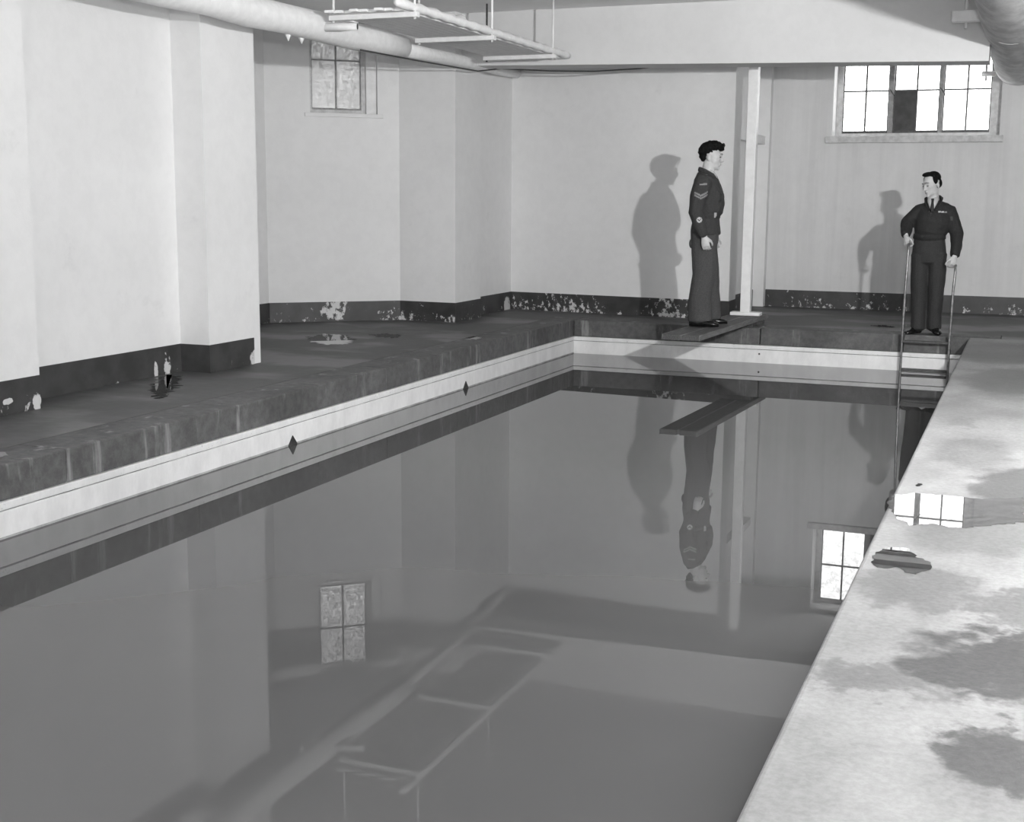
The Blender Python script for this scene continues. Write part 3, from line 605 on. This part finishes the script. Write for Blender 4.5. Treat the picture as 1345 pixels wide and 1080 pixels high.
for sd in (-1, 1):
    tube(bm, [(.047+sd*.06, 0, 1.22)]+A2[sd], [.040, .046, .044, .040, .034, .025], 12)
hand(bm, A2[-1][-1], (.05, -.30, -.70), (.55, .5, -.1), 1, R(48), s=.98); hand(bm, A2[1][-1], (-.16, -.26, -.85), (-.65, .55, -.1), -1, R(48), s=.98)
LG2 = {-1: [(-.075, 0, .82), (-.083, -.01, .45), (-.082, .02, .09)], 1: [(.090, 0, .82), (.085, -.01, .45), (.070, .02, .09)]}
for sd in (-1, 1): tube(bm, LG2[sd]+[(LG2[sd][2][0], 0, .045)], [.08, .055, .038, .034], 12)
add('body', remesh(bm, .0055, 1), 'skin', H2); face_marks(H2, HM2, HS2)
bm = bmesh.new()
HE(bm, HM2, (0, .036*HS2, .062*HS2), (.077*HS2, .090*HS2, .074*HS2)); HE(bm, HM2, (0, .066, .0), (.064, .048, .058)); HE(bm, HM2, (.0, -.030, .112), (.050, .050, .022)); HE(bm, HM2, (.066, .000, .045), (.012, .03, .045)); HE(bm, HM2, (-.066, .000, .045), (.012, .03, .045))
hm = remesh(bm, .006, 1); wrinkle(hm, .002, 45); add('hair', hm, 'hair', H2)
bm = bmesh.new()
rings(bm, [(.945, .01, -.005, .152, .118), (.99, .012, -.005, .148, .112), (1.03, .020, -.010, .162, .128), (1.12, .040, -.012, .180, .134), (1.19, .047, -.008, .176, .124), (1.245, .047, -.002, .152, .104), (1.29, .047, 0, .110, .084), (1.325, .047, 0, .080, .068)], 24)
for sd in (-1, 1):
    tube(bm, [(.047+sd*.07, 0, 1.250)]+A2[sd][:4]+[tuple(Vector(A2[sd][4])+Vector((0, .012, .012)))], [.068, .078, .070, .066, .056, .045], 16)
bl2 = remesh(bm, .008, 3); wrinkle(bl2, .005, 14, .6); add('blouse', bl2, 'serge_dark', H2); B2 = bvh_of(bl2)
bm = bmesh.new()
for sd in (-1, 1): tube(bm, [(.045, .075, 1.366), (.045+sd*.052, .058, 1.361), (.045+sd*.078, .0, 1.339), (.043+sd*.066, -.066, 1.300), (.038+sd*.030, -.118, 1.235)], [(.010, .024), (.010, .026), (.010, .028), (.010, .032), (.008, .020)], 10, (sd, .3, 0))
add('collar', remesh(bm, .006, 1), 'serge_dark', H2)
bm = bmesh.new(); tube(bm, [(.042, -.050, 1.365), (.040, -.085, 1.315), (.037, -.122, 1.235)], [(.056, .022), (.050, .022), (.014, .014)], 10, (1, 0, 0)); from_bm('shirt_front', bm, 'shirt', H2, True)
bm = bmesh.new(); tube(bm, [(.041, -.085, 1.345), (.041, -.104, 1.315), (.039, -.130, 1.25), (.039, -.134, 1.22)], [(.017, .014), (.013, .012), (.019, .009), (.012, .008)], 8); from_bm('tie', bm, 'tie', H2, True)
bm = bmesh.new(); rings(bm, [(.955, .01, -.005, .158, .122), (1.0, .012, -.006, .156, .122)], 24); from_bm('belt', bm, 'serge_dark', H2, True)
for i, mt in enumerate(('badge_pale', 'shirt', 'badge')):
    patch('medal_ribbon', H2, B2, (.110+i*.028, -.5, 1.220-.003*i), (1, 0, 0), Z, (0, 1, 0), [(-.012, -.008), (.012, -.008), (.012, .008), (-.012, .008)], mt, .004, .004)
patch('shoulder_patch', H2, B2, (.222, -.5, 1.150), (1, 0, 0), Z, (0, 1, 0), [(-.012, -.02), (.014, -.02), (.014, .02), (-.012, .02)], 'serge_trousers', .004, .004)
patch('epaulette', H2, B2, (.165, 0, 1.6), (1, 0, -.0), (0, 1, 0), (0, 0, -1), [(-.03, -.018), (.03, -.018), (.03, .018), (-.03, .018)], 'badge', .004, .006)
bm = bmesh.new(); rings(bm, [(.72, .008, 0, .155, .115), (.82, .008, 0, .164, .122), (.92, .008, 0, .152, .115), (.97, .01, 0, .145, .108)], 22)
for sd in (-1, 1):
    p = LG2[sd]; tube(bm, [(p[0][0], 0, .80), (p[0][0]*1.02, -.002, .64), (p[1][0], p[1][1], .45), (p[2][0], p[2][1]-.008, .22), (p[2][0], p[2][1]-.012, .05)], [(.092, .108), (.088, .105), (.078, .095), (.073, .095), (.074, .098)], 16)
tr = remesh(bm, .008, 3); wrinkle(tr, .006, 9, .5); add('trousers', tr, 'serge_dark_trousers', H2)
shoe(H2, (-.075, .09, 0), R(-24)); shoe(H2, (.065, .09, 0), R(12))

# finer pieces belong to the part they sit on
SUB = {'blouse': ('chevron', 'shoulder_title', 'trade_badge', 'badge_device', 'chest_pocket', 'medal_ribbon', 'shoulder_patch', 'epaulette'), 'belt': ('buckle',), 'trousers': ('back_pocket',), 'body': ('eye', 'eyebrow', 'mouth'),
       'pipe_stub': ('stub_end',)}
for top in (H1, H2, p1):
    kids = list(top.children)
    for host, names in SUB.items():
        h = next((c for c in kids if c.name.split('.')[0] == host), None)
        if h is None: continue
        for c in kids:
            if c.name.split('.')[0] in names: c.parent = h
bars = [c for c in rk.children if c.name.startswith('hanger_bar')]; rods = [c for c in rk.children if c.name.startswith('hanger_rod')]
for i, r_ in enumerate(rods): r_.parent = bars[i//2]
straps = [c for c in dc.children if c.name.split('.')[0] == 'strap']
for nm in ('strap_lug', 'strap_rod'):
    for i, c in enumerate([c for c in dc.children if c.name.split('.')[0] == nm]): c.parent = straps[i]
